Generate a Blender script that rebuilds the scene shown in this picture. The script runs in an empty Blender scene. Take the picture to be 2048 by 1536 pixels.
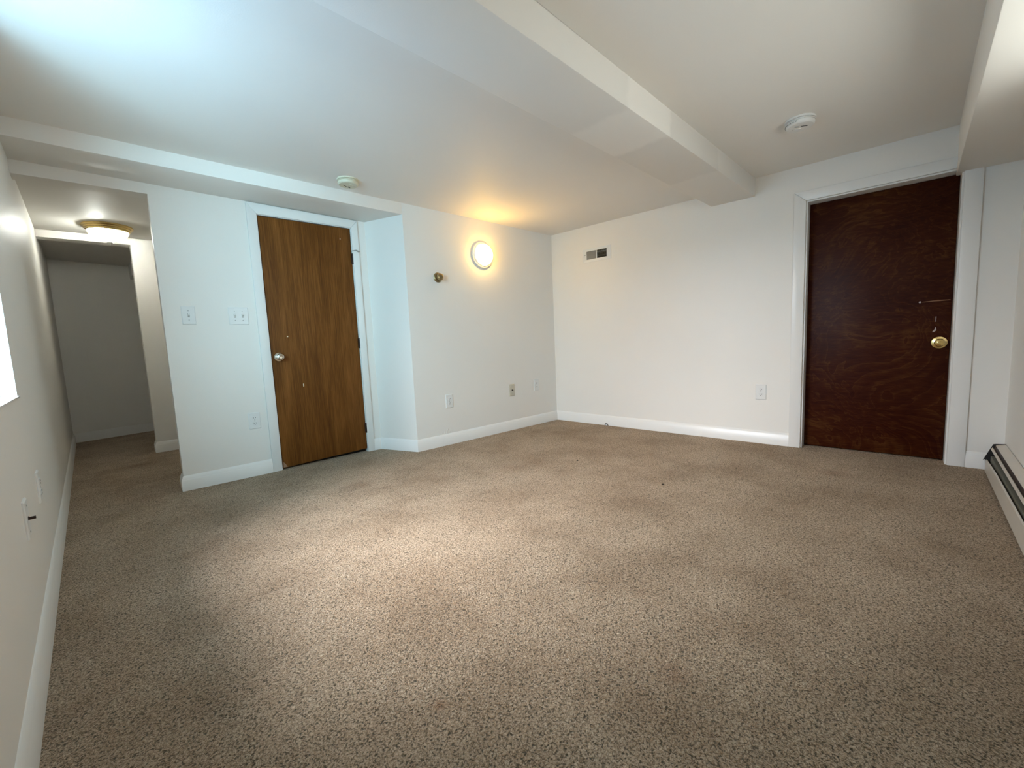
import bpy, bmesh, math, random
from math import sin, cos, pi, atan, atan2, sqrt
from mathutils import Vector, Matrix

C = bpy.context.scene.collection
SC = bpy.context.scene
random.seed(7)

# ------------------------------------------------------------------ camera
CAM = (0.2102, 0.171, 0.882)
cd = bpy.data.cameras.new('camera'); cam = bpy.data.objects.new('camera', cd); C.objects.link(cam)
yaw, pitch, roll = -0.78213, -0.10231, -0.04447
fwd = Vector((-sin(yaw)*cos(pitch), cos(yaw)*cos(pitch), sin(pitch)))
r0 = Vector((cos(yaw), sin(yaw), 0)); u0 = r0.cross(fwd)
rt = cos(roll)*r0 + sin(roll)*u0; up = -sin(roll)*r0 + cos(roll)*u0
m = Matrix((rt, up, -fwd)).transposed().to_4x4(); m.translation = CAM
cam.matrix_world = m
cd.sensor_fit = 'HORIZONTAL'; cd.sensor_width = 36.0; cd.lens = 36.0*833.64/2048; cd.clip_start = 0.01
SC.camera = cam

# ------------------------------------------------------------------ world, lights, exposure
SC.view_settings.view_transform = 'Standard'
SC.view_settings.look = 'None'
SC.view_settings.gamma = 1.0
SC.view_settings.use_curve_mapping = False
SC.view_settings.exposure = 0.17
W_ = bpy.data.worlds.new('world'); SC.world = W_; W_.use_nodes = True
bg = W_.node_tree.nodes['Background']; bg.inputs[0].default_value = (0.66, 0.89, 1.0, 1); bg.inputs[1].default_value = 3.8

WIN = dict(y0=1.485, y1=2.387, z0=0.764, z1=1.975)
ADDED_WIN = (-2.60, -1.20, 1.12, 1.69)          # unseen front window added for fill light: along the wall, sill and head
def window_light(name, loc, aim, size, energy, col):
    """daylight (open sky, horizon) at the left window, added fill at the front one"""
    ld = bpy.data.lights.new(name, 'AREA'); ld.shape = 'SQUARE'; ld.size = size; ld.energy = energy; ld.color = col
    lo = bpy.data.objects.new(name, ld); C.objects.link(lo); lo.location = loc
    lo.rotation_euler = (Vector(aim)-Vector(loc)).to_track_quat('-Z', 'Y').to_euler()
window_light('sky_light', (-1.35, 2.15, 2.50), (0.0, 1.90, 1.36), 1.2, 380, (1.0, 0.91, 0.92))
window_light('horizon_light', (-0.30, 1.93, 1.36), (0.5, 1.93, 1.36), 1.3, 20, (0.10, 0.48, 1.0))
window_light('front_fill_light', (1.9, -0.42, 1.42), (1.9, 0.5, 1.40), 1.6, 25, (1.0, 0.68, 0.44))  # added warm fill, sent in through the added front window
window_light('side_sky_light', (-0.95, 0.85, 1.45), (0.25, 2.3, 1.25), 1.4, 98, (0.50, 0.88, 1.0))

# ------------------------------------------------------------------ materials
def newmat(name):
    mt = bpy.data.materials.new(name); mt.use_nodes = True
    nt = mt.node_tree; b = nt.nodes['Principled BSDF']
    return mt, nt, b
def N(nt, typ, **kw):
    n = nt.nodes.new(typ)
    for k, v in kw.items():
        if k in n.inputs.keys() if isinstance(k, str) else False: n.inputs[k].default_value = v
        else: setattr(n, k, v)
    return n
def setin(n, **kw):
    for k, v in kw.items(): n.inputs[k.replace('_', ' ')].default_value = v
def simple(name, col, rough=0.5, metal=0.0, spec=0.5, noise=0.0, scale=40):
    mt, nt, b = newmat(name)
    b.inputs['Roughness'].default_value = rough; b.inputs['Metallic'].default_value = metal
    b.inputs['Specular IOR Level'].default_value = spec
    tc = N(nt, 'ShaderNodeTexCoord'); nz = N(nt, 'ShaderNodeTexNoise'); setin(nz, Scale=scale, Detail=4.0)
    nt.links.new(tc.outputs['Object'], nz.inputs['Vector'])
    mx = N(nt, 'ShaderNodeMix', data_type='RGBA')
    mx.inputs['A'].default_value = tuple(c*(1-noise) for c in col)+(1,)
    mx.inputs['B'].default_value = tuple(min(1, c*(1+noise)) for c in col)+(1,)
    nt.links.new(nz.outputs['Fac'], mx.inputs['Factor'])
    nt.links.new(mx.outputs['Result'], b.inputs['Base Color'])
    return mt
def paint(name, col, rough=0.45, bump=0.06, spec=0.35):
    mt, nt, b = newmat(name)
    b.inputs['Roughness'].default_value = rough; b.inputs['Specular IOR Level'].default_value = spec
    tc = N(nt, 'ShaderNodeTexCoord')
    big = N(nt, 'ShaderNodeTexNoise'); setin(big, Scale=1.6, Detail=3.0); nt.links.new(tc.outputs['Object'], big.inputs['Vector'])
    mx = N(nt, 'ShaderNodeMix', data_type='RGBA')
    mx.inputs['A'].default_value = tuple(c*0.975 for c in col)+(1,); mx.inputs['B'].default_value = tuple(min(1, c*1.02) for c in col)+(1,)
    nt.links.new(big.outputs['Fac'], mx.inputs['Factor']); nt.links.new(mx.outputs['Result'], b.inputs['Base Color'])
    fine = N(nt, 'ShaderNodeTexNoise'); setin(fine, Scale=220.0, Detail=3.0); nt.links.new(tc.outputs['Object'], fine.inputs['Vector'])
    wav = N(nt, 'ShaderNodeTexNoise'); setin(wav, Scale=2.2, Detail=1.0); nt.links.new(tc.outputs['Object'], wav.inputs['Vector'])
    b1 = N(nt, 'ShaderNodeBump'); setin(b1, Strength=bump, Distance=0.004)
    nt.links.new(fine.outputs['Fac'], b1.inputs['Height'])
    b2 = N(nt, 'ShaderNodeBump'); setin(b2, Strength=0.05, Distance=0.08)
    nt.links.new(wav.outputs['Fac'], b2.inputs['Height']); nt.links.new(b1.outputs['Normal'], b2.inputs['Normal'])
    nt.links.new(b2.outputs['Normal'], b.inputs['Normal'])
    return mt

M_WALL = paint('wall_paint', (0.87, 0.84, 0.79))
M_CEIL = paint('ceiling_paint', (0.865, 0.835, 0.785), rough=0.6)
M_TRIM = paint('trim_paint', (0.86, 0.845, 0.815), rough=0.32, bump=0.02, spec=0.5)

def beam_mat():
    """Beam paint with patchy touch-ups across its length."""
    mt = paint('beam_paint', (0.865, 0.835, 0.785), rough=0.6); nt = mt.node_tree; b = nt.nodes['Principled BSDF']
    src = b.inputs['Base Color'].links[0].from_socket
    tc = N(nt, 'ShaderNodeTexCoord'); sx = N(nt, 'ShaderNodeSeparateXYZ')
    nz = N(nt, 'ShaderNodeTexNoise'); setin(nz, Scale=9.0, Detail=2.0)
    nt.links.new(tc.outputs['Object'], sx.inputs[0]); nt.links.new(tc.outputs['Object'], nz.inputs['Vector'])
    ma = N(nt, 'ShaderNodeMath', operation='MULTIPLY_ADD'); ma.inputs[1].default_value = 0.10
    nt.links.new(nz.outputs['Fac'], ma.inputs[0]); nt.links.new(sx.outputs['X'], ma.inputs[2])
    dv = N(nt, 'ShaderNodeMath', operation='DIVIDE'); dv.inputs[1].default_value = 4.0
    nt.links.new(ma.outputs[0], dv.inputs[0])
    cr = N(nt, 'ShaderNodeValToRGB'); cr.color_ramp.interpolation = 'LINEAR'
    E = cr.color_ramp.elements
    stops = [(0.0, .96), (BX[0]/4, .96), (BX[0]/4+.008, 1.03), (BX[1]/4, 1.03), (BX[1]/4+.008, .93), (BX[2]/4, .93), (BX[2]/4+.008, .99)]
    E[0].position = 0; E[0].color = (.96,)*3+(1,)
    E[1].position = 1; E[1].color = (.99,)*3+(1,)
    for p, v in stops[1:]:
        e = E.new(p); e.color = (v, v, v, 1)
    nt.links.new(dv.outputs[0], cr.inputs['Fac'])
    mx = N(nt, 'ShaderNodeMix', data_type='RGBA', blend_type='MULTIPLY'); mx.inputs['Factor'].default_value = 1
    nt.links.new(src, mx.inputs['A']); nt.links.new(cr.outputs['Color'], mx.inputs['B'])
    nt.links.new(mx.outputs['Result'], b.inputs['Base Color'])
    return mt
BX = (2.02, 2.42, 3.1)

def carpet_mat():
    mt, nt, b = newmat('carpet_pile')
    b.inputs['Roughness'].default_value = 0.95; b.inputs['Specular IOR Level'].default_value = 0.08
    b.inputs['Sheen Weight'].default_value = 0.2; b.inputs['Sheen Roughness'].default_value = 0.5
    tc = N(nt, 'ShaderNodeTexCoord'); P = tc.outputs['Object']
    warp = N(nt, 'ShaderNodeTexNoise'); setin(warp, Scale=120.0, Detail=1.0); nt.links.new(P, warp.inputs['Vector'])
    wm = N(nt, 'ShaderNodeMix', data_type='RGBA', blend_type='LINEAR_LIGHT'); wm.inputs['Factor'].default_value = 0.006
    nt.links.new(P, wm.inputs['A']); nt.links.new(warp.outputs['Color'], wm.inputs['B']); Q = wm.outputs['Result']
    # tufts: rounded lumps about 9 mm across with dark gaps between
    v = N(nt, 'ShaderNodeTexVoronoi', feature='F1'); setin(v, Scale=230.0, Randomness=1.0); nt.links.new(Q, v.inputs['Vector'])
    n1 = N(nt, 'ShaderNodeTexNoise'); setin(n1, Scale=150.0, Detail=4.0, Roughness=0.72); nt.links.new(Q, n1.inputs['Vector'])
    vm = N(nt, 'ShaderNodeMath', operation='MULTIPLY_ADD'); vm.inputs[1].default_value = -0.60; vm.inputs[2].default_value = 0.36
    nt.links.new(v.outputs['Distance'], vm.inputs[0])
    hs = N(nt, 'ShaderNodeMath', operation='MULTIPLY_ADD'); hs.inputs[1].default_value = 1.25
    nt.links.new(n1.outputs['Fac'], hs.inputs[0]); nt.links.new(vm.outputs[0], hs.inputs[2])
    bp = N(nt, 'ShaderNodeBump'); setin(bp, Strength=1.0, Distance=0.010); nt.links.new(hs.outputs[0], bp.inputs['Height'])
    # long soft swells where the pile has been walked flat
    n2 = N(nt, 'ShaderNodeTexNoise'); setin(n2, Scale=2.6, Detail=4.0, Roughness=0.62); nt.links.new(P, n2.inputs['Vector'])
    bp2 = N(nt, 'ShaderNodeBump'); setin(bp2, Strength=0.35, Distance=0.05); nt.links.new(n2.outputs['Fac'], bp2.inputs['Height'])
    nt.links.new(bp.outputs['Normal'], bp2.inputs['Normal']); nt.links.new(bp2.outputs['Normal'], b.inputs['Normal'])
    # heathered yarn tones ramped by tuft height: shade painted into the gaps
    cr = N(nt, 'ShaderNodeValToRGB'); E = cr.color_ramp.elements
    E[0].position = 0.44; E[0].color = (0.11, 0.082, 0.043, 1)
    E[1].position = 0.94; E[1].color = (0.88, 0.72, 0.54, 1)
    e = E.new(0.66); e.color = (0.565, 0.395, 0.25, 1)
    nt.links.new(hs.outputs[0], cr.inputs['Fac'])
    # traffic dirt, with pile-lean shading put into the same blotches
    cr2 = N(nt, 'ShaderNodeValToRGB'); cr2.color_ramp.elements[0].position = 0.34; cr2.color_ramp.elements[0].color = (0.74, 0.69, 0.63, 1)
    cr2.color_ramp.elements[1].position = 0.60; cr2.color_ramp.elements[1].color = (1, 1, 1, 1)
    nt.links.new(n2.outputs['Fac'], cr2.inputs['Fac'])
    mx = N(nt, 'ShaderNodeMix', data_type='RGBA', blend_type='MULTIPLY'); mx.inputs['Factor'].default_value = 1
    nt.links.new(cr.outputs['Color'], mx.inputs['A']); nt.links.new(cr2.outputs['Color'], mx.inputs['B'])
    cur = mx.outputs['Result']
    # single spill stains
    wn = N(nt, 'ShaderNodeTexNoise'); setin(wn, Scale=11.0, Detail=2.0); nt.links.new(P, wn.inputs['Vector'])
    wp = N(nt, 'ShaderNodeMix', data_type='RGBA', blend_type='LINEAR_LIGHT'); wp.inputs['Factor'].default_value = 0.04
    nt.links.new(P, wp.inputs['A']); nt.links.new(wn.outputs['Color'], wp.inputs['B'])
    for (x, y, rr, s, col) in [(2.21, 1.244, 0.16, 0.55, (.62, .52, .42)), (0.723, 0.988, 0.035, .5, (.7, .45, .28)), (1.192, 0.605, 0.05, .4, (.6, .4, .28)),
                               (0.387, 4.753, 0.10, .6, (.6, .5, .4)), (1.35, 2.75, .10, .5, (.6, .45, .32)), (2.2, 2.2, .12, .35, (.65, .5, .4)), (3.3, .55, .09, .5, (.6, .45, .35))]:
        vd = N(nt, 'ShaderNodeVectorMath', operation='DISTANCE'); vd.inputs[1].default_value = (x, y, 0)
        nt.links.new(wp.outputs['Result'], vd.inputs[0])
        mr = N(nt, 'ShaderNodeMapRange'); mr.inputs['From Min'].default_value = rr*0.2; mr.inputs['From Max'].default_value = rr*1.1
        mr.inputs['To Min'].default_value = s; mr.inputs['To Max'].default_value = 0
        nt.links.new(vd.outputs['Value'], mr.inputs['Value'])
        m2 = N(nt, 'ShaderNodeMix', data_type='RGBA', blend_type='MULTIPLY'); m2.inputs['B'].default_value = col+(1,)
        nt.links.new(mr.outputs['Result'], m2.inputs['Factor']); nt.links.new(cur, m2.inputs['A']); cur = m2.outputs['Result']
    nt.links.new(cur, b.inputs['Base Color'])
    return mt
M_CARPET = carpet_mat()

def veneer_mat():
    """Brown lauan veneer, straight vertical grain."""
    mt, nt, b = newmat('lauan_veneer')
    b.inputs['Roughness'].default_value = 0.5; b.inputs['Specular IOR Level'].default_value = 0.14
    tc = N(nt, 'ShaderNodeTexCoord')
    mp = N(nt, 'ShaderNodeMapping'); mp.inputs['Scale'].default_value = (150, 150, 5); nt.links.new(tc.outputs['Object'], mp.inputs['Vector'])
    n1 = N(nt, 'ShaderNodeTexNoise'); setin(n1, Scale=1.0, Detail=4.0, Roughness=0.7, Distortion=0.4); nt.links.new(mp.outputs[0], n1.inputs['Vector'])
    mp2 = N(nt, 'ShaderNodeMapping'); mp2.inputs['Scale'].default_value = (7, 7, 0.9); nt.links.new(tc.outputs['Object'], mp2.inputs['Vector'])
    n2 = N(nt, 'ShaderNodeTexNoise'); setin(n2, Scale=1.0, Detail=4.0, Distortion=1.4); nt.links.new(mp2.outputs[0], n2.inputs['Vector'])
    ad = N(nt, 'ShaderNodeMath', operation='MULTIPLY_ADD'); ad.inputs[1].default_value = 0.55
    h1 = N(nt, 'ShaderNodeMath', operation='MULTIPLY'); h1.inputs[1].default_value = 0.45
    nt.links.new(n2.outputs['Fac'], h1.inputs[0]); nt.links.new(n1.outputs['Fac'], ad.inputs[0]); nt.links.new(h1.outputs[0], ad.inputs[2])
    cr = N(nt, 'ShaderNodeValToRGB'); E = cr.color_ramp.elements
    E[0].position = 0.30; E[0].color = (0.068, 0.021, 0.004, 1); E[1].position = 0.70; E[1].color = (0.27, 0.105, 0.024, 1)
    e = E.new(0.5); e.color = (0.155, 0.055, 0.010, 1)
    nt.links.new(ad.outputs[0], cr.inputs['Fac']); nt.links.new(cr.outputs['Color'], b.inputs['Base Color'])
    bp = N(nt, 'ShaderNodeBump'); setin(bp, Strength=0.12, Distance=0.002); nt.links.new(n1.outputs['Fac'], bp.inputs['Height']); nt.links.new(bp.outputs['Normal'], b.inputs['Normal'])
    return mt
def plywood_mat():
    """Dark red-brown stained rotary-cut ply with contour figure."""
    mt, nt, b = newmat('stained_plywood')
    b.inputs['Roughness'].default_value = 0.42; b.inputs['Specular IOR Level'].default_value = 0.13
    tc = N(nt, 'ShaderNodeTexCoord')
    mp = N(nt, 'ShaderNodeMapping'); mp.inputs['Scale'].default_value = (1.5, 1.5, 1.6); nt.links.new(tc.outputs['Object'], mp.inputs['Vector'])
    n1 = N(nt, 'ShaderNodeTexNoise'); setin(n1, Scale=1.3, Detail=4.5, Roughness=0.55, Distortion=0.9); nt.links.new(mp.outputs[0], n1.inputs['Vector'])
    ml = N(nt, 'ShaderNodeMath', operation='MULTIPLY'); ml.inputs[1].default_value = 16.0; nt.links.new(n1.outputs['Fac'], ml.inputs[0])
    fr = N(nt, 'ShaderNodeMath', operation='FRACT'); nt.links.new(ml.outputs[0], fr.inputs[0])      # stepped growth rings
    pw = N(nt, 'ShaderNodeMath', operation='POWER'); pw.inputs[1].default_value = 3.0; nt.links.new(fr.outputs[0], pw.inputs[0])
    mp3 = N(nt, 'ShaderNodeMapping'); mp3.inputs['Scale'].default_value = (12, 12, 60); nt.links.new(tc.outputs['Object'], mp3.inputs['Vector'])
    fine = N(nt, 'ShaderNodeTexNoise'); setin(fine, Scale=1.0, Detail=5.0, Roughness=0.65, Distortion=0.8); nt.links.new(mp3.outputs[0], fine.inputs['Vector'])
    big = N(nt, 'ShaderNodeTexNoise'); setin(big, Scale=2.6, Detail=2.0); nt.links.new(tc.outputs['Object'], big.inputs['Vector'])
    a1 = N(nt, 'ShaderNodeMath', operation='MULTIPLY_ADD'); a1.inputs[1].default_value = 0.22; a1.inputs[2].default_value = -0.30; nt.links.new(pw.outputs[0], a1.inputs[0])
    a2 = N(nt, 'ShaderNodeMath', operation='MULTIPLY_ADD'); a2.inputs[1].default_value = 0.85; nt.links.new(fine.outputs['Fac'], a2.inputs[0]); nt.links.new(a1.outputs[0], a2.inputs[2])
    a3 = N(nt, 'ShaderNodeMath', operation='MULTIPLY_ADD'); a3.inputs[1].default_value = 0.65; nt.links.new(big.outputs['Fac'], a3.inputs[0]); nt.links.new(a2.outputs[0], a3.inputs[2])
    cr = N(nt, 'ShaderNodeValToRGB'); E = cr.color_ramp.elements
    E[0].position = 0.28; E[0].color = (0.026, 0.0032, 0.0010, 1); E[1].position = 0.80; E[1].color = (0.085, 0.030, 0.007, 1)
    e = E.new(0.52); e.color = (0.044, 0.0085, 0.0018, 1)
    nt.links.new(a3.outputs[0], cr.inputs['Fac']); nt.links.new(cr.outputs['Color'], b.inputs['Base Color'])
    bp = N(nt, 'ShaderNodeBump'); setin(bp, Strength=0.35, Distance=0.003); nt.links.new(a2.outputs[0], bp.inputs['Height']); nt.links.new(bp.outputs['Normal'], b.inputs['Normal'])
    return mt
M_VENEER = veneer_mat(); M_PLY = plywood_mat()
M_PLASTIC = simple('white_plastic', (0.82, 0.82, 0.80), 0.3, noise=0.02)
M_IVORY = simple('ivory_plastic', (0.62, 0.57, 0.46), 0.35, noise=0.03)
M_CREAM = simple('yellowed_plastic', (0.72, 0.68, 0.52), 0.4, noise=0.04)
M_SMOKE = simple('detector_white', (0.80, 0.79, 0.76), 0.4, noise=0.03)
M_SLOT = simple('slot_dark', (0.03, 0.028, 0.025), 0.6)
M_GREYM = simple('grey_screw', (0.42, 0.42, 0.40), 0.35, 0.6, noise=0.1)
M_BLACK = simple('black_void', (0.006, 0.006, 0.006), 0.8)  # near-black standing in for unlit space behind doors and vent
M_NICKEL = simple('satin_nickel', (0.62, 0.58, 0.50), 0.22, 1.0, noise=0.05)
M_BRASS = simple('polished_brass', (0.80, 0.60, 0.25), 0.2, 1.0, noise=0.06)
M_OLDBRASS = simple('antique_brass', (0.36, 0.29, 0.16), 0.3, 1.0, noise=0.12)
M_HINGE = simple('dark_brown_hinge', (0.030, 0.014, 0.008), 0.5, 0.3, noise=0.2)
M_HEATER = simple('heater_enamel', (0.64, 0.58, 0.50), 0.4, noise=0.06, scale=14)
M_HEATIN = simple('heater_inside', (0.012, 0.011, 0.010), 0.7)
M_RUST = simple('heater_dark_lip', (0.035, 0.022, 0.018), 0.55, noise=0.3)
M_FIN = simple('dark_fin', (0.16, 0.155, 0.12), 0.6, 0.3, noise=0.25, scale=60)
M_GOUGE = simple('bare_wood', (0.24, 0.12, 0.055), 0.7, noise=0.25, scale=120)
M_DRIP = simple('white_drip', (0.42, 0.36, 0.34), 0.5, noise=0.1)
M_CRUMB = simple('dark_crumb', (0.03, 0.018, 0.01), 0.8, noise=0.3, scale=200)
M_WINF = simple('window_vinyl', (0.82, 0.83, 0.83), 0.35, noise=0.02)

def emit(name, col, st, edge=None):
    mt, nt, b = newmat(name)
    b.inputs['Base Color'].default_value = col+(1,); b.inputs['Roughness'].default_value = 0.3
    tc = N(nt, 'ShaderNodeTexCoord'); nz = N(nt, 'ShaderNodeTexNoise'); setin(nz, Scale=18.0, Detail=3.0)
    nt.links.new(tc.outputs['Object'], nz.inputs['Vector'])
    mr = N(nt, 'ShaderNodeMapRange'); mr.inputs['To Min'].default_value = st*0.8; mr.inputs['To Max'].default_value = st*1.2
    nt.links.new(nz.outputs['Fac'], mr.inputs['Value'])
    b.inputs['Emission Color'].default_value = col+(1,)
    nt.links.new(mr.outputs['Result'], b.inputs['Emission Strength'])
    return mt
M_DIFF = emit('lit_diffuser', (1.0, 0.58, 0.14), 38.0)
M_BULB = emit('lit_bulb', (0.97, 1.0, 0.92), 760.0)
def bowl_mat():
    mt, nt, b = newmat('frosted_bowl_glass'); out = nt.nodes['Material Output']
    tc = N(nt, 'ShaderNodeTexCoord'); nz = N(nt, 'ShaderNodeTexNoise'); setin(nz, Scale=22.0, Detail=4.0, Distortion=1.5)
    nt.links.new(tc.outputs['Object'], nz.inputs['Vector'])
    cr = N(nt, 'ShaderNodeValToRGB'); cr.color_ramp.elements[0].color = (0.36, 0.33, 0.22, 1); cr.color_ramp.elements[0].position = 0.3
    cr.color_ramp.elements[1].color = (0.50, 0.49, 0.42, 1); cr.color_ramp.elements[1].position = 0.7
    nt.links.new(nz.outputs['Fac'], cr.inputs['Fac'])
    tl = N(nt, 'ShaderNodeBsdfTranslucent'); nt.links.new(cr.outputs['Color'], tl.inputs[0])
    df = N(nt, 'ShaderNodeBsdfDiffuse'); nt.links.new(cr.outputs['Color'], df.inputs[0])
    tr = N(nt, 'ShaderNodeBsdfTransparent')
    m1 = N(nt, 'ShaderNodeMixShader'); m1.inputs[0].default_value = 0.3; nt.links.new(tl.outputs[0], m1.inputs[1]); nt.links.new(df.outputs[0], m1.inputs[2])
    m2 = N(nt, 'ShaderNodeMixShader'); m2.inputs[0].default_value = 0.30; nt.links.new(m1.outputs[0], m2.inputs[1]); nt.links.new(tr.outputs[0], m2.inputs[2])
    nt.links.new(m2.outputs[0], out.inputs[0])
    return mt
M_BOWL = bowl_mat()
def glass_mat():
    mt, nt, b = newmat('window_glass'); out = nt.nodes['Material Output']
    tr = N(nt, 'ShaderNodeBsdfTransparent'); tr.inputs[0].default_value = (0.94, 0.97, 0.97, 1)
    gl = N(nt, 'ShaderNodeBsdfGlossy'); gl.inputs['Roughness'].default_value = 0.02
    lw = N(nt, 'ShaderNodeLayerWeight'); lw.inputs[0].default_value = 0.5
    fr = N(nt, 'ShaderNodeMath', operation='POWER'); fr.inputs[1].default_value = 4.0; nt.links.new(lw.outputs['Facing'], fr.inputs[0])
    mx = N(nt, 'ShaderNodeMixShader'); nt.links.new(fr.outputs[0], mx.inputs[0]); nt.links.new(tr.outputs[0], mx.inputs[1]); nt.links.new(gl.outputs[0], mx.inputs[2])
    nt.links.new(mx.outputs[0], out.inputs[0])
    return mt
M_GLASS = glass_mat()

# ------------------------------------------------------------------ mesh helpers
class MB:
    def __init__(s): s.bm = bmesh.new()
    def hexa(s, q, z0, z1):
        """four plan points; z0/z1 numbers or lists of four"""
        z0 = z0 if isinstance(z0, (list, tuple)) else [z0]*4; z1 = z1 if isinstance(z1, (list, tuple)) else [z1]*4
        a = [s.bm.verts.new((p[0], p[1], z)) for p, z in zip(q, z0)]; b = [s.bm.verts.new((p[0], p[1], z)) for p, z in zip(q, z1)]
        s.bm.faces.new(a[::-1]); s.bm.faces.new(b)
        for i in range(4): s.bm.faces.new((a[i], a[(i+1) % 4], b[(i+1) % 4], b[i]))
        return s
    def box(s, x0, x1, y0, y1, z0, z1): return s.hexa([(x0, y0), (x1, y0), (x1, y1), (x0, y1)], z0, z1)
    def prism(s, prof, a0, a1, axis='x'):
        """closed profile extruded along an axis: prof points are the other two coordinates in order"""
        def P(p, a): return {'x': (a, p[0], p[1]), 'y': (p[0], a, p[1]), 'z': (p[0], p[1], a)}[axis]
        A = [s.bm.verts.new(P(p, a0)) for p in prof]; B = [s.bm.verts.new(P(p, a1)) for p in prof]; n = len(prof)
        s.bm.faces.new(A[::-1]); s.bm.faces.new(B)
        for i in range(n): s.bm.faces.new((A[i], A[(i+1) % n], B[(i+1) % n], B[i]))
        return s
    def strip(s, secs):
        """skin between closed sections of equal length (lists of 3-D points)"""
        R = [[s.bm.verts.new(p) for p in sec] for sec in secs]; n = len(R[0])
        s.bm.faces.new(R[0][::-1]); s.bm.faces.new(R[-1])
        for a, b in zip(R, R[1:]):
            for i in range(n): s.bm.faces.new((a[i], a[(i+1) % n], b[(i+1) % n], b[i]))
        return s
    def lathe(s, prof, n=32, axis='-y', at=(0, 0, 0), caps=True):
        """prof: (radius, height) pairs; height runs along the axis"""
        rings = []
        for r, h in prof:
            ring = []
            for k in range(n if r > 1e-6 else 1):
                t = 2*pi*k/n; c, d = r*cos(t), r*sin(t)
                p = {'-y': (c, -h, d), '-z': (c, d, -h), 'z': (c, d, h), 'x': (h, c, d)}[axis]
                ring.append(s.bm.verts.new((p[0]+at[0], p[1]+at[1], p[2]+at[2])))
            rings.append(ring)
        for a, b in zip(rings, rings[1:]):
            if len(a) == 1 and len(b) == 1: continue
            for k in range(n):
                k2 = (k+1) % n
                if len(a) == 1: s.bm.faces.new((a[0], b[k], b[k2]))
                elif len(b) == 1: s.bm.faces.new((a[k], a[k2], b[0]))
                else: s.bm.faces.new((a[k], a[k2], b[k2], b[k]))
        for ring in ((rings[0], rings[-1]) if caps else ()):
            if len(ring) > 1: s.bm.faces.new(ring)
        return s
    def tube(s, pts, r, n=8):
        pts = [Vector(p) for p in pts]; secs = []
        for i, p in enumerate(pts):
            d = (pts[min(i+1, len(pts)-1)]-pts[max(i-1, 0)]).normalized()
            ref = Vector((0, 0, 1)) if abs(d.z) < .9 else Vector((1, 0, 0))
            a = d.cross(ref).normalized(); b = a.cross(d)
            rr = r[i] if isinstance(r, (list, tuple)) else r
            secs.append([p+rr*(cos(2*pi*k/n)*a+sin(2*pi*k/n)*b) for k in range(n)])
        return s.strip(secs)
    def build(s, name, mat, parent=None, bevel=0.0, seg=2, smooth=True):
        bm = s.bm
        bmesh.ops.recalc_face_normals(bm, faces=bm.faces)
        if bevel:
            ed = [e for e in bm.edges if len(e.link_faces) == 2 and e.calc_face_angle() > 0.5]
            bmesh.ops.bevel(bm, geom=ed, offset=bevel, segments=seg, affect='EDGES', profile=0.5, clamp_overlap=True)
        me = bpy.data.meshes.new(name); bm.to_mesh(me); bm.free()
        if smooth:
            for p in me.polygons: p.use_smooth = True
            me.set_sharp_from_angle(angle=math.radians(35))
        me.materials.append(mat)
        o = bpy.data.objects.new(name, me); C.objects.link(o)
        if parent: o.parent = parent
        return o
def tag(o, label=None, cat=None, group=None, kind=None):
    for k, v in (('label', label), ('category', cat), ('group', group), ('kind', kind)):
        if v: o[k] = v
    return o
def struct(o, label, cat): return tag(o, label, cat, kind='structure')
def thing(name, label, cat, loc, rotz=0, group=None, kind=None):
    o = bpy.data.objects.new(name, None); C.objects.link(o); o.empty_display_size = 0.05
    o.location = loc; o.rotation_euler = (0, 0, rotz)
    return tag(o, label, cat, group, kind)
def copy_tree(o, parent=None):
    c = o.copy(); C.objects.link(c)
    if parent: c.parent = parent
    for ch in list(o.children): copy_tree(ch, c)
    return c

# ------------------------------------------------------------------ the plan (metres); the walls are a little out of square
Wd = 3.7581
aA, aD, aB, aS, aL, aM = -0.0586, -0.0467, -0.042, 0.018, -0.0098, -0.0026
fA = lambda x: 3.056 + aA*(x-Wd)
fD = lambda x: 3.4397 + aD*(x-Wd)
fB = lambda y: Wd + aB*(y-3.056)
fL = lambda y: aL*(y-3.4397)
fR = lambda x: -0.161 + aS*(x-Wd)
fS = lambda x: 0.0996 + aS*(x-Wd)
fM1 = lambda x: 1.4581 + aM*(x-Wd)
fM2 = lambda x: 1.1469 + aM*(x-Wd)
zC = lambda x: 1.9739 - 0.0156*(x-Wd)         # ceiling of the bay with the lamp
zC2 = 2.0111                                    # ceiling of the bay by the dark door
zS = lambda x: 1.9131 - 0.0156*(x-2.0406)       # underside of the soffit along the back wall
zM = lambda x: 1.881 + 0.0014*(x-Wd)            # underside of the beam
zR = 1.7424
XJ, XE = 2.0406, 0.5433
XJ2 = 1.905
zHALL = 1.935

class Frame:
    """wall frame: s along the wall to the viewer's right, d into the wall, z up"""
    def __init__(f, O, ang): f.O = Vector((O[0], O[1], 0)); f.ang = ang; f.t = Vector((cos(ang), sin(ang), 0)); f.n = Vector((-sin(ang), cos(ang), 0))
    def pt(f, s, d, z): return f.O + s*f.t + d*f.n + Vector((0, 0, z))
    def s(f, x, y): return (Vector((x, y, 0))-f.O).dot(f.t)
FA = Frame((0, fA(0)), atan(aA)); FD = Frame((0, fD(0)), atan(aD))
FB = Frame((fB(0), 0), atan2(-1, -aB)); FL = Frame((fL(0), 0), atan2(1, aL)); FR = Frame((0, fR(0)), pi+atan(aS))

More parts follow.
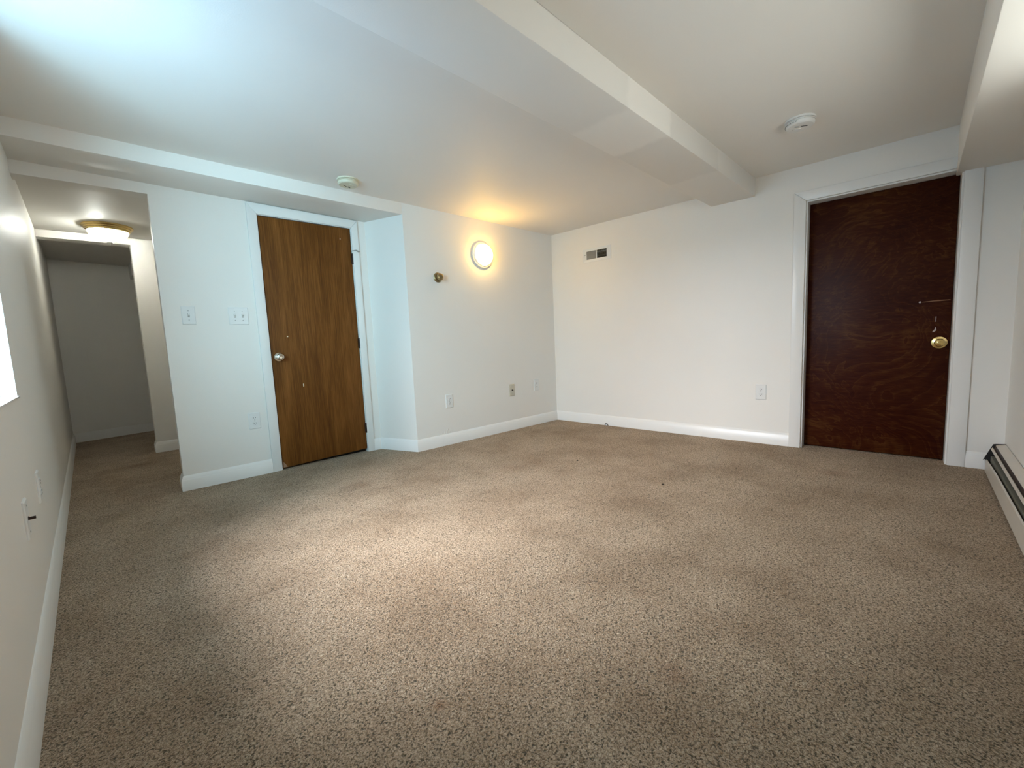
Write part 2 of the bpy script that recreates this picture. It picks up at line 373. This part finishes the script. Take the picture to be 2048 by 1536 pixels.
def wall(name, fr, s0, s1, z0, z1, t, holes, label, mat=None):
    """one solid wall with rectangular holes; only its outer faces are made"""
    S = sorted({s0, s1, *[h[0] for h in holes], *[h[1] for h in holes]}); Z = sorted({z0, z1, *[h[2] for h in holes], *[h[3] for h in holes]})
    S = [v for v in S if s0 <= v <= s1]; Z = [v for v in Z if z0 <= v <= z1]
    def full(i, j):
        if not (0 <= i < len(S)-1 and 0 <= j < len(Z)-1): return False
        a, b = (S[i]+S[i+1])/2, (Z[j]+Z[j+1])/2
        return not any(h[0] < a < h[1] and h[2] < b < h[3] for h in holes)
    mb = MB(); V = {}
    def v(i, k, j):
        if (i, k, j) not in V: V[(i, k, j)] = mb.bm.verts.new(fr.pt(S[i], k*t, Z[j]))
        return V[(i, k, j)]
    for i in range(len(S)-1):
        for j in range(len(Z)-1):
            if not full(i, j): continue
            for k in (0, 1): mb.bm.faces.new((v(i, k, j), v(i+1, k, j), v(i+1, k, j+1), v(i, k, j+1)))
            for di, dj, q in ((-1, 0, ((i, j), (i, j+1))), (1, 0, ((i+1, j), (i+1, j+1))), (0, -1, ((i, j), (i+1, j))), (0, 1, ((i, j+1), (i+1, j+1)))):
                if not full(i+di, j+dj):
                    (a, b), (c, d) = q; mb.bm.faces.new((v(a, 0, b), v(c, 0, d), v(c, 1, d), v(a, 1, b)))
    return struct(mb.build(name, mat or M_WALL, smooth=False), label, 'wall')

# ---------------------------------------------------------------- floor
mb = MB(); mb.box(-0.2, 4.1, -0.35, 7.1, -0.08, 0.0)
struct(mb.build('floor', M_CARPET, smooth=False), 'tan heathered cut pile carpet covering the whole floor', 'floor')

# ---------------------------------------------------------------- walls
s = FL.s
wall('wall_left', FL, -0.30, 7.1, 0, 2.3, 0.16, [(WIN['y0'], WIN['y1'], WIN['z0'], WIN['z1'])], 'white painted wall with the deep window recess, running on into the hallway')
# back wall with the jog, one solid block
mb = MB(); q = [(XJ, fA(XJ)), (4.1, fA(4.1)), (4.1, 3.9), (XJ2, 3.9), (XJ2, fD(XJ2))]
mb.prism(q, 0, 2.3, 'z')
struct(mb.build('wall_back', M_WALL, smooth=False), 'white wall carrying the round lit lamp, with a step back beside the brown door', 'wall')
D1 = (1.125, 1.776, 1.843)                       # brown door: left, right, top
cD = cos(atan(aD))
wall('wall_hall', FD, XE/cD, 1.95/cD, 0, 2.2, 0.115, [(D1[0]/cD-.012, D1[1]/cD+.012, -1, D1[2]+.012)], 'white wall with the brown door and the light switches')
# header over the hall opening
mb = MB(); mb.hexa([(-0.1, fD(-.1)), (XE, fD(XE)), (XE+.005, fD(XE)+.115), (-.1, fD(-.1)+.115)], 1.8744, 2.2)
struct(mb.build('trim_1', M_WALL, smooth=False), 'white header over the hallway opening', 'header')
nB = sqrt(1+aB*aB)
D2 = (0.828, 0.069, 1.770)                       # dark door: left y, right y, top
VENT = (2.511, 1.6905, 0.312, 0.128)
wall('wall_right', FB, -3.4*nB, 0.32*nB, 0, 2.3, 0.16,
     [(-D2[0]*nB, -D2[1]*nB, -1, D2[2]), (-(VENT[0]+.118), -(VENT[0]-.118), VENT[1]-.042, VENT[1]+.042)], 'white wall with the air vent and the dark door')
wall('wall_front', FR, -4.1, 0.35, 0, 2.3, 0.15, [ADDED_WIN], 'white wall above the baseboard heater')
# hall, inner room
HY = lambda x: 5.215 + aD*(x-0.3)
IY = lambda x: 6.65 + 0.19*x
mb = MB(); mb.prism([(0.54, HY(.54)), (1.25, HY(1.25)), (1.25, HY(1.25)+.11), (0.54, HY(.54)+.11)], 0, 2.2, 'z')
struct(mb.build('wall_stub', M_WALL, smooth=False), 'short white wall return at the far end of the hallway', 'wall')
mb = MB(); mb.hexa([(-.15, HY(-.15)), (.54, HY(.54)), (.54, HY(.54)+.11), (-.15, HY(-.15)+.11)], 1.876, 2.2)
struct(mb.build('trim_2', M_WALL, smooth=False), 'white header over the far opening in the hallway', 'header')
mb = MB(); mb.box(1.15, 1.27, 3.65, 7.1, 0, 2.2)
struct(mb.build('wall_passage', M_WALL, smooth=False), 'white side wall of the hallway behind the brown door wall', 'wall')
mb = MB(); mb.prism([(-.2, IY(-.2)), (1.3, IY(1.3)), (1.3, 7.1), (-.2, 7.1)], 0, 2.2, 'z')
struct(mb.build('wall_far', M_WALL, smooth=False), 'shaded end wall of the room beyond the hallway', 'wall')
mb = MB(); mb.box(0.60, 1.2, 6.42, 6.95, 1.79, 1.95)
struct(mb.build('trim_3', M_WALL, smooth=False), 'small boxed-in corner high in the far room', 'boxing')

# ---------------------------------------------------------------- ceilings, beam, soffits
mb = MB(); mb.hexa([(-.3, fM2(-.3)+.02), (4.1, fM2(4.1)+.02), (4.1, 3.5), (-.3, 3.5)], [zC(-.3), zC(4.1), zC(4.1), zC(-.3)], 2.3)
struct(mb.build('ceiling', M_CEIL, smooth=False), 'smooth white ceiling between beam and hallway', 'ceiling')
mb = MB(); mb.box(-.3, 4.1, -.35, fM2(2), zC2, 2.3)
struct(mb.build('ceiling', M_CEIL, smooth=False), 'smooth white ceiling on the dark door side of the beam', 'ceiling')
mb = MB(); mb.box(-.2, 1.3, 3.62, 7.1, zHALL, 2.3)
struct(mb.build('ceiling', M_CEIL, smooth=False), 'low white hallway ceiling around the brass rimmed light', 'ceiling')
M_BEAM = beam_mat()
mb = MB(); x0, x1 = -.02, 3.9; mb.hexa([(x0, fM2(x0)), (x1, fM2(x1)), (x1, fM1(x1)), (x0, fM1(x0))], [zM(x0), zM(x1), zM(x1), zM(x0)], 2.12)
struct(mb.build('ceiling_beam', M_BEAM, bevel=.004), 'boxed white beam running across the ceiling', 'beam')
mb = MB(); x0, x1 = -.06, XJ; mb.hexa([(x0, fA(x0)), (x1, fA(x1)), (x1-.06, fD(x1)+.02), (x0, fD(x0)+.02)], [zS(x0), zS(x1), zS(x1), zS(x0)], 2.15)
struct(mb.build('ceiling_soffit', M_WALL, bevel=.003), 'white dropped soffit above the brown door and hallway opening', 'soffit')
mb = MB(); x0, x1 = -.2, 3.95; mb.hexa([(x0, fR(x0)-.05), (x1, fR(x1)-.05), (x1, fS(x1)), (x0, fS(x0))], zR, 2.12)
struct(mb.build('ceiling_soffit', M_CEIL, bevel=.004), 'white dropped soffit cutting over the corner of the dark door', 'soffit')

# ---------------------------------------------------------------- baseboards
BBP = [(0, 0), (.014, 0), (.014, .068), (.0115, .072), (.0105, .078), (.003, .097), (0, .099)]      # (out, z)
def board(name, pts, label, h=1.0):
    """profile swept along plan points; the room lies to the right of the path"""
    P = [Vector((p[0], p[1])) for p in pts]; secs = []
    for i, p in enumerate(P):
        d0 = (P[i]-P[i-1]).normalized() if i else (P[1]-P[0]).normalized(); d1 = (P[i+1]-P[i]).normalized() if i < len(P)-1 else d0
        n0 = Vector((d0.y, -d0.x)); n1 = Vector((d1.y, -d1.x)); n = n0+n1; n = n/(n.dot(n0))
        secs.append([(p.x+n.x*o, p.y+n.y*o, z*h) for o, z in BBP])
    mb = MB(); mb.strip(secs)
    return struct(mb.build(name, M_TRIM), label, 'baseboard')
CD = (1.057, 1.836); CB = (0.897, -0.006)
board('baseboard_left', [(fL(-.1), -.1), (fL(6.6), 6.6)], 'white baseboard along the window wall into the hallway', 1.08)
board('baseboard_hall', [(XE+.005, fD(XE)+.115), (XE, fD(XE)), (CD[0], fD(CD[0]))], 'white baseboard under the light switches, wrapping the wall end')
board('baseboard_back', [(CD[1], fD(CD[1])), (XJ2, fD(XJ2)), (XJ, fA(XJ)), (fB(fA(Wd)), fA(fB(fA(Wd))))], 'white baseboard of the lamp wall, following its step')
board('baseboard_right', [(fB(3.056), 3.056), (fB(CB[0]), CB[0])], 'white baseboard under the air vent')
board('baseboard_front', [(fB(CB[1]), CB[1]), (fB(fR(3.88)), fR(3.88))], 'short white baseboard between dark door casing and heater')
board('baseboard_far', [(-.05, IY(-.05)), (1.15, IY(1.15))], 'white baseboard of the far end wall')
board('baseboard_stub', [(.54, HY(.54)+.11), (.54, HY(.54)), (1.15, HY(1.15))], 'white baseboard wrapping the far wall return')

# ---------------------------------------------------------------- window (in the recess, its glass set back)
def window(name, label, fr, s0, s1, z0, z1, dd):
    win = thing(name, label, 'window', fr.pt(s0, 0, 0), fr.ang, kind='structure'); ww = s1-s0
    for x0, x1 in ((0, .045), (ww-.045, ww)): MB().box(x0, x1, dd, dd+.05, z0, z1).build('window_stile', M_WINF, win, bevel=.004)
    for y0, y1 in ((z0, z0+.045), (z1-.045, z1)): MB().box(.045, ww-.045, dd, dd+.05, y0, y1).build('window_rail', M_WINF, win, bevel=.004)
    MB().box(ww/2-.02, ww/2+.02, dd+.008, dd+.045, z0+.045, z1-.045).build('mullion', M_WINF, win, bevel=.003)
    for x0, x1 in ((.045, ww/2-.02), (ww/2+.02, ww-.045)): MB().box(x0, x1, dd+.02, dd+.026, z0+.045, z1-.045).build('window_pane', M_GLASS, win, smooth=False)
    MB().box(0, ww, -.006, dd, z0-.001, z0+.006).build('window_sill', M_TRIM, win, bevel=.002)
window('window_1', 'white framed slider window set deep in the wall recess', FL, WIN['y0'], WIN['y1'], WIN['z0'], WIN['z1'], .085)
window('added_window', 'unseen white framed slider window added above the baseboard heater for fill light', FR, *ADDED_WIN, .08)  # not in view; added to bring fill light from behind the camera

# ---------------------------------------------------------------- doors
def mitre(mb, s0, s1, zt, w, d0, d1, side):
    """casing piece with mitred ends in a wall frame; s0,s1 inner edges, zt inner top, w width (tuple left,right,top)"""
def casing_piece(parent, poly, d0, d1):
    mb = MB(); mb.prism(poly, d0, d1, 'y')         # poly in (s, z), extruded through the wall depth
    return mb.build('casing', M_TRIM, parent, bevel=.004, seg=2)

dr = thing('door_1', 'brown wood veneer door with silver knob in white casing', 'door', FD.pt(0, 0, 0), FD.ang, kind='structure')
l, r, t = D1[0]/cD, D1[1]/cD, D1[2]; ol, orr, ot = CD[0]/cD, CD[1]/cD, 1.921
casing_piece(dr, [(ol, 0), (l-.006, 0), (l-.006, t+.006), (ol, ot)], -.016, 0)
casing_piece(dr, [(r+.006, 0), (orr, 0), (orr, ot-.012), (r+.006, t+.006)], -.016, 0)
casing_piece(dr, [(ol, ot), (l-.006, t+.006), (r+.006, t+.006), (orr, ot-.012)], -.016, 0)
mb = MB(); mb.box(l-.012, l-.003, -.004, .115, 0, t+.012); mb.build('jamb', M_TRIM, dr)
mb = MB(); mb.box(r+.003, r+.012, -.004, .115, 0, t+.012); mb.build('jamb', M_TRIM, dr)
mb = MB(); mb.box(l-.003, r+.003, -.004, .115, t+.003, t+.012); mb.build('jamb', M_TRIM, dr)
mb = MB(); mb.hexa([(l+.001, -.002), (r-.001, -.002), (r-.001, .033), (l+.001, .033)], [.012, .03, .03, .012], t-.002); mb.build('door_panel', M_VENEER, dr, bevel=.002)
mb = MB(); mb.box(l-.003, r+.003, .045, .10, 0, t); tag(mb.build('dark_backing', M_BLACK, dr, smooth=False), 'black block standing for the dark space behind the door')  # solid black block paints the darkness behind the door
def knob(parent, s, z, d, mat, rose=.033, kr=.026):
    k = MB().lathe([(0, 0), (rose, 0), (rose, .004), (rose*.93, .008), (rose*.5, .011), (.0125, .014), (.0115, .030), (.014, .034), (kr*.86, .038), (kr, .046), (kr*.98, .054), (kr*.86, .061), (kr*.5, .0655), (kr*.42, .066), (kr*.36, .0645), (0, .064)], 36, '-y').build('door_knob', mat, parent)
    k.location = (s, d, z); return k
tag(knob(dr, 1.170/cD, .842, -.002, M_NICKEL), 'satin silver round knob with stepped rose')
for zc in (1.606, .922, .207):
    h = MB(); h.lathe([(0, -.042), (.0055, -.042), (.0055, .042), (0, .042)], 12, 'z'); hg = h.build('hinge', M_HINGE, dr); hg.location = (r+.004, -.008, zc)
    lf = MB().box(-.012, .010, -.001, .005, -.040, .040).build('hinge_leaf', M_HINGE, hg)
hk = MB(); hk.tube([(0, 0, 0), (.012, -.012, .001), (.024, -.02, .004), (.034, -.022, -.002), (.046, -.020, -.006), (.054, -.018, -.004)], [.003, .003, .004, .006, .006, .004]).build('hinge_stop', M_GREYM, dr).location = (r+.004, -.010, 1.668)
for (sx, zz, w, h) in ((1.321, .619, .006, .022), (1.243, .990, .008, .008), (1.693, 1.753, .006, .007)):
    MB().box(-w/2, w/2, -.0006, 0.0002, -h/2, h/2).build('paint_fleck', simple('fleck_paint', (.7, .58, .4), .6), dr).location = (sx/cD, -.002, zz)
MB().prism([(-.012, -.02), (.016, -.02), (.006, .0), (-.010, .022)], -.0006, 0.0002, 'y').build('chipped_corner', simple('raw_veneer', (.33, .2, .12), .7), dr).location = (l+.016, -.002, .036)

dk = thing('door_2', 'dark red brown stained plywood door with brass knob', 'door', FB.pt(0, 0, 0), FB.ang, kind='structure')
l, r, t = -D2[0]*nB, -D2[1]*nB, D2[2]; ol, orr = -CB[0]*nB, -CB[1]*nB; ot = 1.834; sS = -fS(3.85)*nB
casing_piece(dk, [(ol, 0), (l+.003, 0), (l+.003, t-.003), (ol, ot)], -.017, 0)
casing_piece(dk, [(ol, ot), (l+.003, t-.003), (r, t-.003), (r, ot)], -.017, 0)
casing_piece(dk, [(r-.002, 0), (orr, 0), (orr, ot), (r-.002, ot)], -.017, 0)
RC = 0.09
MB().box(l, l+.012, 0, .15, 0, t).build('jamb', M_TRIM, dk)
MB().box(r-.010, r, 0, .15, 0, t).build('jamb', M_TRIM, dk)
MB().box(l+.012, r-.010, 0, .15, t-.012, t).build('jamb', M_TRIM, dk)
MB().box(l+.014, r-.012, RC, RC+.04, .008, t-.014).build('door_panel', M_PLY, dk, bevel=.002)
MB().box(l+.012, r-.010, RC+.045, .15, 0, t-.012).build('dark_backing', M_BLACK, dk, smooth=False)  # black fill painted as the dark behind this door
tag(knob(dk, -.128*nB, .755, RC, M_BRASS, rose=.039, kr=.025), 'polished brass knob on a broad round rose')
MB().prism([(-.070, -.002), (.058, .001), (.058, .006), (-.005, .006), (-.055, .002)], -.0008, .0002, 'y').build('gouge', M_GOUGE, dk).location = (-.148*nB, RC, 1.013)
MB().lathe([(0, 0), (.006, 0), (.005, .002), (0, .003)], 10).build('nail_head', M_DRIP, dk).location = (-.224*nB, RC, 1.013)
MB().prism([(-.002, .05), (.002, .05), (.0015, .018), (-.0015, .018)], -.001, .0002, 'y').build('paint_drip', M_DRIP, dk).location = (-.148*nB, RC, .868)
MB().prism([(-.014, -.046), (-.006, -.046), (.005, -.036), (.003, -.020), (-.001, -.015), (-.003, -.028)], -.001, .0002, 'y').build('paint_drip', M_DRIP, dk).location = (-.148*nB, RC, .868)

# ---------------------------------------------------------------- plates: outlets, switches, jacks
def plate_mesh(w, h, th=.006):
    mb = MB(); b = .004
    mb.strip([[(-w/2, 0, -h/2), (w/2, 0, -h/2), (w/2, 0, h/2), (-w/2, 0, h/2)], [(-w/2, -th*.5, -h/2), (w/2, -th*.5, -h/2), (w/2, -th*.5, h/2), (-w/2, -th*.5, h/2)],
              [(-w/2+b, -th, -h/2+b), (w/2-b, -th, -h/2+b), (w/2-b, -th, h/2-b), (-w/2+b, -th, h/2-b)]])
    return mb
def screw(parent, x, z, mat=None):
    o = MB().lathe([(0, 0), (.0032, 0), (.0028, .0012), (0, .0016)], 12).build('screw', mat or M_GREYM, parent); o.location = (x, -.006, z); return o
PW, PH = .073, .118
def make_outlet(name, label):
    t = thing(name, label, 'outlet', (0, 0, 0))
    plate_mesh(PW, PH).build('cover_plate', M_PLASTIC, t)
    for zc in (.0195, -.0195):
        pts = []
        for k in range(24):
            a = 2*pi*k/24; pts.append((max(-.0145, min(.0145, .0172*cos(a))), .0142*sin(a)))
        rc = MB().prism(pts, 0, -.0085, 'y').build('receptacle', M_PLASTIC, t, bevel=.0008, seg=1); rc.location = (0, 0, zc)
        for x, z, w, h in ((-.0064, .003, .0026, .009), (.0064, .003, .0026, .0075)):
            MB().box(x-w/2, x+w/2, -.0092, -.0080, z-h/2, z+h/2).build('slot', M_SLOT, rc, smooth=False)
        MB().lathe([(0, 0), (.0026, 0), (.0026, .0012), (0, .0012)], 10).build('slot', M_SLOT, rc).location = (0, -.0080, -.0075)
    screw(t, 0, 0)
    return t
def place(t, fr, x, y, z, off=0.0):
    t.location = fr.pt(fr.s(x, y), -off, z); t.rotation_euler = (0, 0, fr.ang); return t
G_OUT = 'duplex wall outlets'
o1 = make_outlet('wall_outlet', 'white duplex outlet low on the wall between hallway and brown door'); tag(o1, group=G_OUT)
place(o1, FD, .975, fD(.975), .398)
for fr, x, y, z, lab in ((FA, 2.371, fA(2.371), .384, 'white duplex outlet on the lamp wall below the brass wall knob'),
                         (FA, 3.452, fA(3.452), .417, 'white duplex outlet on the lamp wall next to the room corner'),
                         (FB, fB(1.086), 1.086, .404, 'white duplex outlet just beside the dark door casing'),
                         (FL, fL(2.55), 2.55, .412, 'white outlet plate on the window wall, farther toward the hallway')):
    c = copy_tree(o1); c['label'] = lab; place(c, fr, x, y, z)

def make_switch(name, label, n):
    t = thing(name, label, 'light switch', (0, 0, 0)); w = PW if n == 1 else .117
    plate_mesh(w, PH).build('cover_plate', M_PLASTIC, t)
    for x in ([0] if n == 1 else [-.023, .023]):
        MB().box(-.0055, .0055, -.0068, -.0055, -.0125, .0125).build('toggle_slot', M_GREYM, t, smooth=False).location = (x, 0, 0)
        tg = MB(); tg.strip([[(-.0045, -.005, -.006), (.0045, -.005, -.006), (.0045, -.005, .006), (-.0045, -.005, .006)],
                             [(-.0035, -.019, .004), (.0035, -.019, .004), (.0035, -.017, .011), (-.0035, -.017, .011)]])
        tg.build('toggle', M_PLASTIC, t, bevel=.0008, seg=1).location = (x, 0, 0)
        screw(t, x, .030); screw(t, x, -.030)
    return t
place(make_switch('light_switch', 'single white toggle switch beside the hallway opening', 1), FD, .672, fD(.672), 1.141)
place(make_switch('light_switch', 'double white toggle switch beside the brown door casing', 2), FD, .948, fD(.948), 1.139)

def make_jack(label, mat, stub, w=PW):
    t = thing('cable_jack', label, 'cable jack', (0, 0, 0))
    plate_mesh(w, PH).build('cover_plate', mat, t)
    MB().lathe([(0, 0), (.0065, 0), (.0065, .002), (.0045, .002), (.0045, .002+stub), (.002, .002+stub), (0, stub)], 14).build('connector', M_SLOT if stub < .012 else M_HINGE, t).location = (0, -.006, 0)
    screw(t, 0, .041); screw(t, 0, -.041)
    return t
place(make_jack('ivory cable jack plate between the two outlets of the lamp wall', M_IVORY, .008, .068), FA, 3.108, fA(3.108), .399)
place(make_jack('white cable jack plate with dark connector on the window wall below the sill', M_PLASTIC, .0135), FL, fL(2.085), 2.085, .412)

# ---------------------------------------------------------------- wall knob
t = thing('wall_knob', 'antique brass round knob fixed on the lamp wall', 'knob', (0, 0, 0))
MB().lathe([(0, 0), (.041, 0), (.042, .006), (.037, .012), (.034, .013), (.022, .016), (0, .016)], 36).build('rose', M_OLDBRASS, t)
MB().lathe([(.0, .012), (.017, .015), (.016, .022), (.021, .028), (.029, .034), (.031, .042), (.028, .050), (.018, .055), (.013, .055), (.012, .052), (0, .051)], 36).build('knob', M_OLDBRASS, t)
place(t, FA, 2.330, fA(2.330), 1.444)

# ---------------------------------------------------------------- round wall lamp
t = thing('wall_lamp', 'round white rimmed wall lamp, lit warm yellow', 'wall lamp', (0, 0, 0))
MB().lathe([(0, 0), (.112, 0), (.117, .006), (.117, .016), (.110, .021), (.106, .020), (.103, .026), (.097, .030), (0, .030)], 56).build('base_ring', M_PLASTIC, t)
MB().lathe([(.092, .028), (.093, .040), (.089, .052), (.078, .064), (.060, .073), (.035, .078), (0, .080)], 56).build('lamp_diffuser', M_DIFF, t)
place(t, FA, 2.815, fA(2.815), 1.676)

# ---------------------------------------------------------------- air vent
t = thing('air_vent', 'white metal air register high on the wall, one bank of fins open and dark', 'vent', (0, 0, 0))
w, h = VENT[2], VENT[3]; ow, oh = .108, .078
mb = MB()
X = [-w/2, -ow-.004, -.004, .004, ow+.004, w/2]; Z = [-h/2, -oh/2, oh/2, h/2]
def solid(i, j): return not (j == 1 and i in (1, 3))
V = {}
def vv(i, k, j):
    if (i, k, j) not in V: V[(i, k, j)] = mb.bm.verts.new((X[i], (-.0065 if 0 < i < 5 and 0 < j < 3 else -.003) if k else 0, Z[j]))
    return V[(i, k, j)]
for i in range(5):
    for j in range(3):
        if not solid(i, j): continue
        for k in (0, 1): mb.bm.faces.new((vv(i, k, j), vv(i+1, k, j), vv(i+1, k, j+1), vv(i, k, j+1)))
        for di, dj, qd in ((-1, 0, ((i, j), (i, j+1))), (1, 0, ((i+1, j), (i+1, j+1))), (0, -1, ((i, j), (i+1, j))), (0, 1, ((i, j+1), (i+1, j+1)))):
            a, b = i+di, j+dj
            if not (0 <= a < 5 and 0 <= b < 3 and solid(a, b)):
                (p, q_), (r_, s_) = qd; mb.bm.faces.new((vv(p, 0, q_), vv(r_, 0, s_), vv(r_, 1, s_), vv(p, 1, q_)))
mb.build('vent_frame', M_PLASTIC, t, smooth=False)
fm = {}
for side in (-1, 1):
    for k in range(15):
        x = side*.004 + side*ow*(k+.5)/15
        sl = .0045*(1 if side < 0 else -1)
        f = MB(); f.strip([[(-.0006-sl, -.002, -oh/2), (.0006-sl, -.002, -oh/2), (.0006-sl, -.002, oh/2), (-.0006-sl, -.002, oh/2)],
                           [(-.0006+sl, .009, -oh/2), (.0006+sl, .009, -oh/2), (.0006+sl, .009, oh/2), (-.0006+sl, .009, oh/2)]])
        if side not in fm:
            fo = f.build('fin', M_GREYM if side < 0 else M_FIN, t, smooth=False); fm[side] = fo  # right bank is coloured darker than the left
        else:
            f.bm.free(); fo = fm[side].copy(); C.objects.link(fo)
        fo.location = (x, 0, 0)
for z in (.013, -.013): MB().box(.006, ow+.002, .012, .014, z-.0012, z+.0012).build('cross_bar', M_GREYM, t, smooth=False)
MB().box(-.117, .117, .10, .104, -.041, .041).build('dark_duct_back', M_BLACK, t, smooth=False)  # flat black sheet stands in for the dark inside of the duct
for x in (-.138, .138): screw(t, x, 0, M_RUST).location = (x, -.005, -.004 if x < 0 else .004)
MB().box(-.130, -.127, -.014, -.004, .004, .012).build('damper_lever', M_GREYM, t, bevel=.0006)
place(t, FB, fB(VENT[0]), VENT[0], VENT[1])

# ---------------------------------------------------------------- smoke detectors
def smoke(label, mat, loc, rot, r, dark):
    t = thing('smoke_detector', label, 'smoke detector', loc, rot)
    MB().lathe([(0, 0), (r, 0), (r, .006), (r*.97, .009), (r*.90, .010), (0, .010)], 48, '-z').build('mounting_base', mat, t)
    MB().lathe([(0, .009), (r*.88, .009), (r*.88, .0125), (r*.97, .0135), (r*.97, .017), (r*.90, .018), (r*.90, .0205), (r*.95, .0215), (r*.92, .033), (r*.84, .038), (0, .040)], 48, '-z').build('housing', mat, t)
    for k in range(9):
        a = -.9+k*.22
        MB().box(-.004, .004, -.0015, .0015, -.002, .002).build('vent_slit', M_GREYM, t).location = (r*.955*cos(a), r*.955*sin(a), -.027)
        t.children[-1].rotation_euler = (0, 0, a+pi/2)
    b = MB().lathe([(0, .0), (.013, .0), (.013, .003), (.011, .004), (0, .004)], 24, '-z').build('test_button', mat, t); b.location = (0, -.02, -.0395)
    MB().box(-.010, .010, -.003, .003, -.001, .001).build('sounder_slot', M_SLOT if dark else M_GREYM, t).location = (.022, .012, -.0415)
    MB().box(-.016, .016, -.0015, .0015, -.001, .001).build('sounder_slot', M_SLOT, t).location = (-.012, .018, -.0415)
    t.children[-1].rotation_euler = (0, 0, -.9)
    MB().lathe([(0, 0), (.0022, 0), (0, .0015)], 10, '-z').build('indicator', M_SLOT, t).location = (.03, -.022, -.040)
    return t
sm1 = (1.54, 2.965)
smoke('yellowed smoke detector on the ceiling above the brown door', M_CREAM, (1.538, 2.985, zC(1.538)+.001), .5, .070, True)
smoke('white smoke detector on the ceiling near the dark door', M_SMOKE, (3.06, .722, zC2), 2.2, .072, False)

# ---------------------------------------------------------------- hall light
t = thing('ceiling_light', 'brass rimmed glass bowl light on the hallway ceiling, switched on', 'ceiling light', (.395, 4.86, zHALL))
R = .155
MB().lathe([(0, 0), (R, 0), (R, .010), (R*.97, .015), (R*.93, .017), (R*.93, .023), (R*.90, .027), (R*.86, .029), (R*.86, .035), (R*.82, .040), (R*.78, .041), (0, .036)], 56, '-z').build('brass_rim', M_BRASS, t)
MB().lathe([(R*.80, .038), (R*.81, .044), (R*.77, .060), (R*.66, .082), (R*.50, .098), (R*.33, .108), (R*.22, .112), (R*.17, .119), (.010, .124)], 56, '-z', caps=False).build('glass_bowl', M_BOWL, t)
MB().lathe([(0, -.03), (.016, -.026), (.026, -.012), (.028, 0), (.026, .012), (.016, .024), (0, .028)], 20, 'x', at=(-.055, 0, -.066)).build('bulb', M_BULB, t)
MB().lathe([(0, .120), (.020, .122), (.018, .126), (.007, .129), (.006, .136), (.004, .141), (0, .143)], 20, '-z').build('finial', M_GREYM, t)

# ---------------------------------------------------------------- baseboard heater
HX0, HX1 = .62, 3.815
ht = thing('baseboard_heater', 'cream enamel baseboard heater with open dark front along the wall', 'heater', (0, fR(0), 0), atan(aS))
cS = cos(atan(aS)); a0, a1 = HX0/cS, HX1/cS
MB().prism([(0, .015), (.003, .015), (.003, .168), (0, .168)], a0, a1, 'x').build('back_plate', M_HEATIN, ht, smooth=False)
MB().prism([(.0, .168), (.003, .174), (.038, .166), (.041, .163), (.039, .160), (.003, .166)], a0, a1, 'x').build('hood', M_HEATER, ht)
MB().prism([(.0385, .164), (.041, .163), (.047, .146), (.044, .146)], a0, a1, 'x').build('hood_lip', M_RUST, ht)
MB().prism([(.050, .150), (.053, .152), (.059, .140), (.056, .138)], a0, a1-.006, 'x').build('damper_blade', M_HEATER, ht)
mb = MB(); mb.strip([[(x, .073, .010), (x, .0765, .010), (x, .0765, zt), (x, .070, zt+.003), (x, .069, zt), (x, .073, zt-.004)] for x, zt in ((a0, .108), (a0+1.6, .110), (a1-.4, .094), (a1-.005, .074))])
mb.build('front_panel', M_HEATER, ht)
mb = MB()
mb.prism([(.012, .06), (.062, .06), (.062, .112), (.012, .112)], a0+.1, a1-.06, 'x'); mb.build('heating_element', M_FIN, ht, bevel=.003)
MB().prism([(.0, .0), (.074, .0), (.078, .078), (.086, .072), (.050, .170), (.043, .172), (.003, .176), (0, .172)], a1-.004, a1, 'x').build('end_cap', M_HEATIN, ht, smooth=False)
MB().prism([(.0, .0), (.072, .0), (.074, .09), (.044, .168), (0, .17)], a0-.004, a0, 'x').build('end_cap', M_HEATER, ht, smooth=False)

# ---------------------------------------------------------------- small things on the floor and walls
mb = MB(); c0 = Vector((fB(2.433)-.016, 2.433, 0))
mb.tube([c0+Vector((0, .018, .0)), c0+Vector((-.001, .014, .014)), c0+Vector((-.001, .004, .022)), c0+Vector((-.001, -.006, .018)), c0+Vector((0, -.018, .0))], .0035, 8)
tag(mb.build('cable_loop', M_HINGE), 'small dark cable loop poking from the carpet by the baseboard', 'cable')
def crumb(label, x, y, r):
    bm_ = MB(); bmesh.ops.create_icosphere(bm_.bm, subdivisions=1, radius=r)
    for v in bm_.bm.verts: v.co = v.co*random.uniform(.6, 1.25); v.co.z *= .7
    o = bm_.build('carpet_crumb', M_CRUMB); o.location = (x, y, r*.45); tag(o, label, 'crumb', 'dark crumbs on the carpet')
crumb('larger dark crumb on the carpet in the middle between beam and dark door', 2.499, 1.251, .010)
crumb('tiny dark crumb on the carpet nearer the room corner', 2.60, 1.94, .006)
pt = thing('paint_drips', 'dried white paint drips smeared up the wall above the step baseboard', 'paint', (0, 0, 0))
for (x, zz, ln, lean) in ((2.300, .100, .030, .35), (2.325, .100, .040, .5), (2.348, .100, .036, .7), (2.27, .099, .018, .3), (2.245, .099, .012, .3), (2.365, .100, .018, .8)):
    MB().tube([(0, 0, -.004), (lean*ln*.4, -.001, ln*.5), (lean*ln, 0, ln)], [.003, .0028, .0012], 6).build('drip', M_TRIM, pt).location = (FA.s(x, fA(x)), 0, zz)
pt.location = FA.O; pt.rotation_euler = (0, 0, FA.ang)
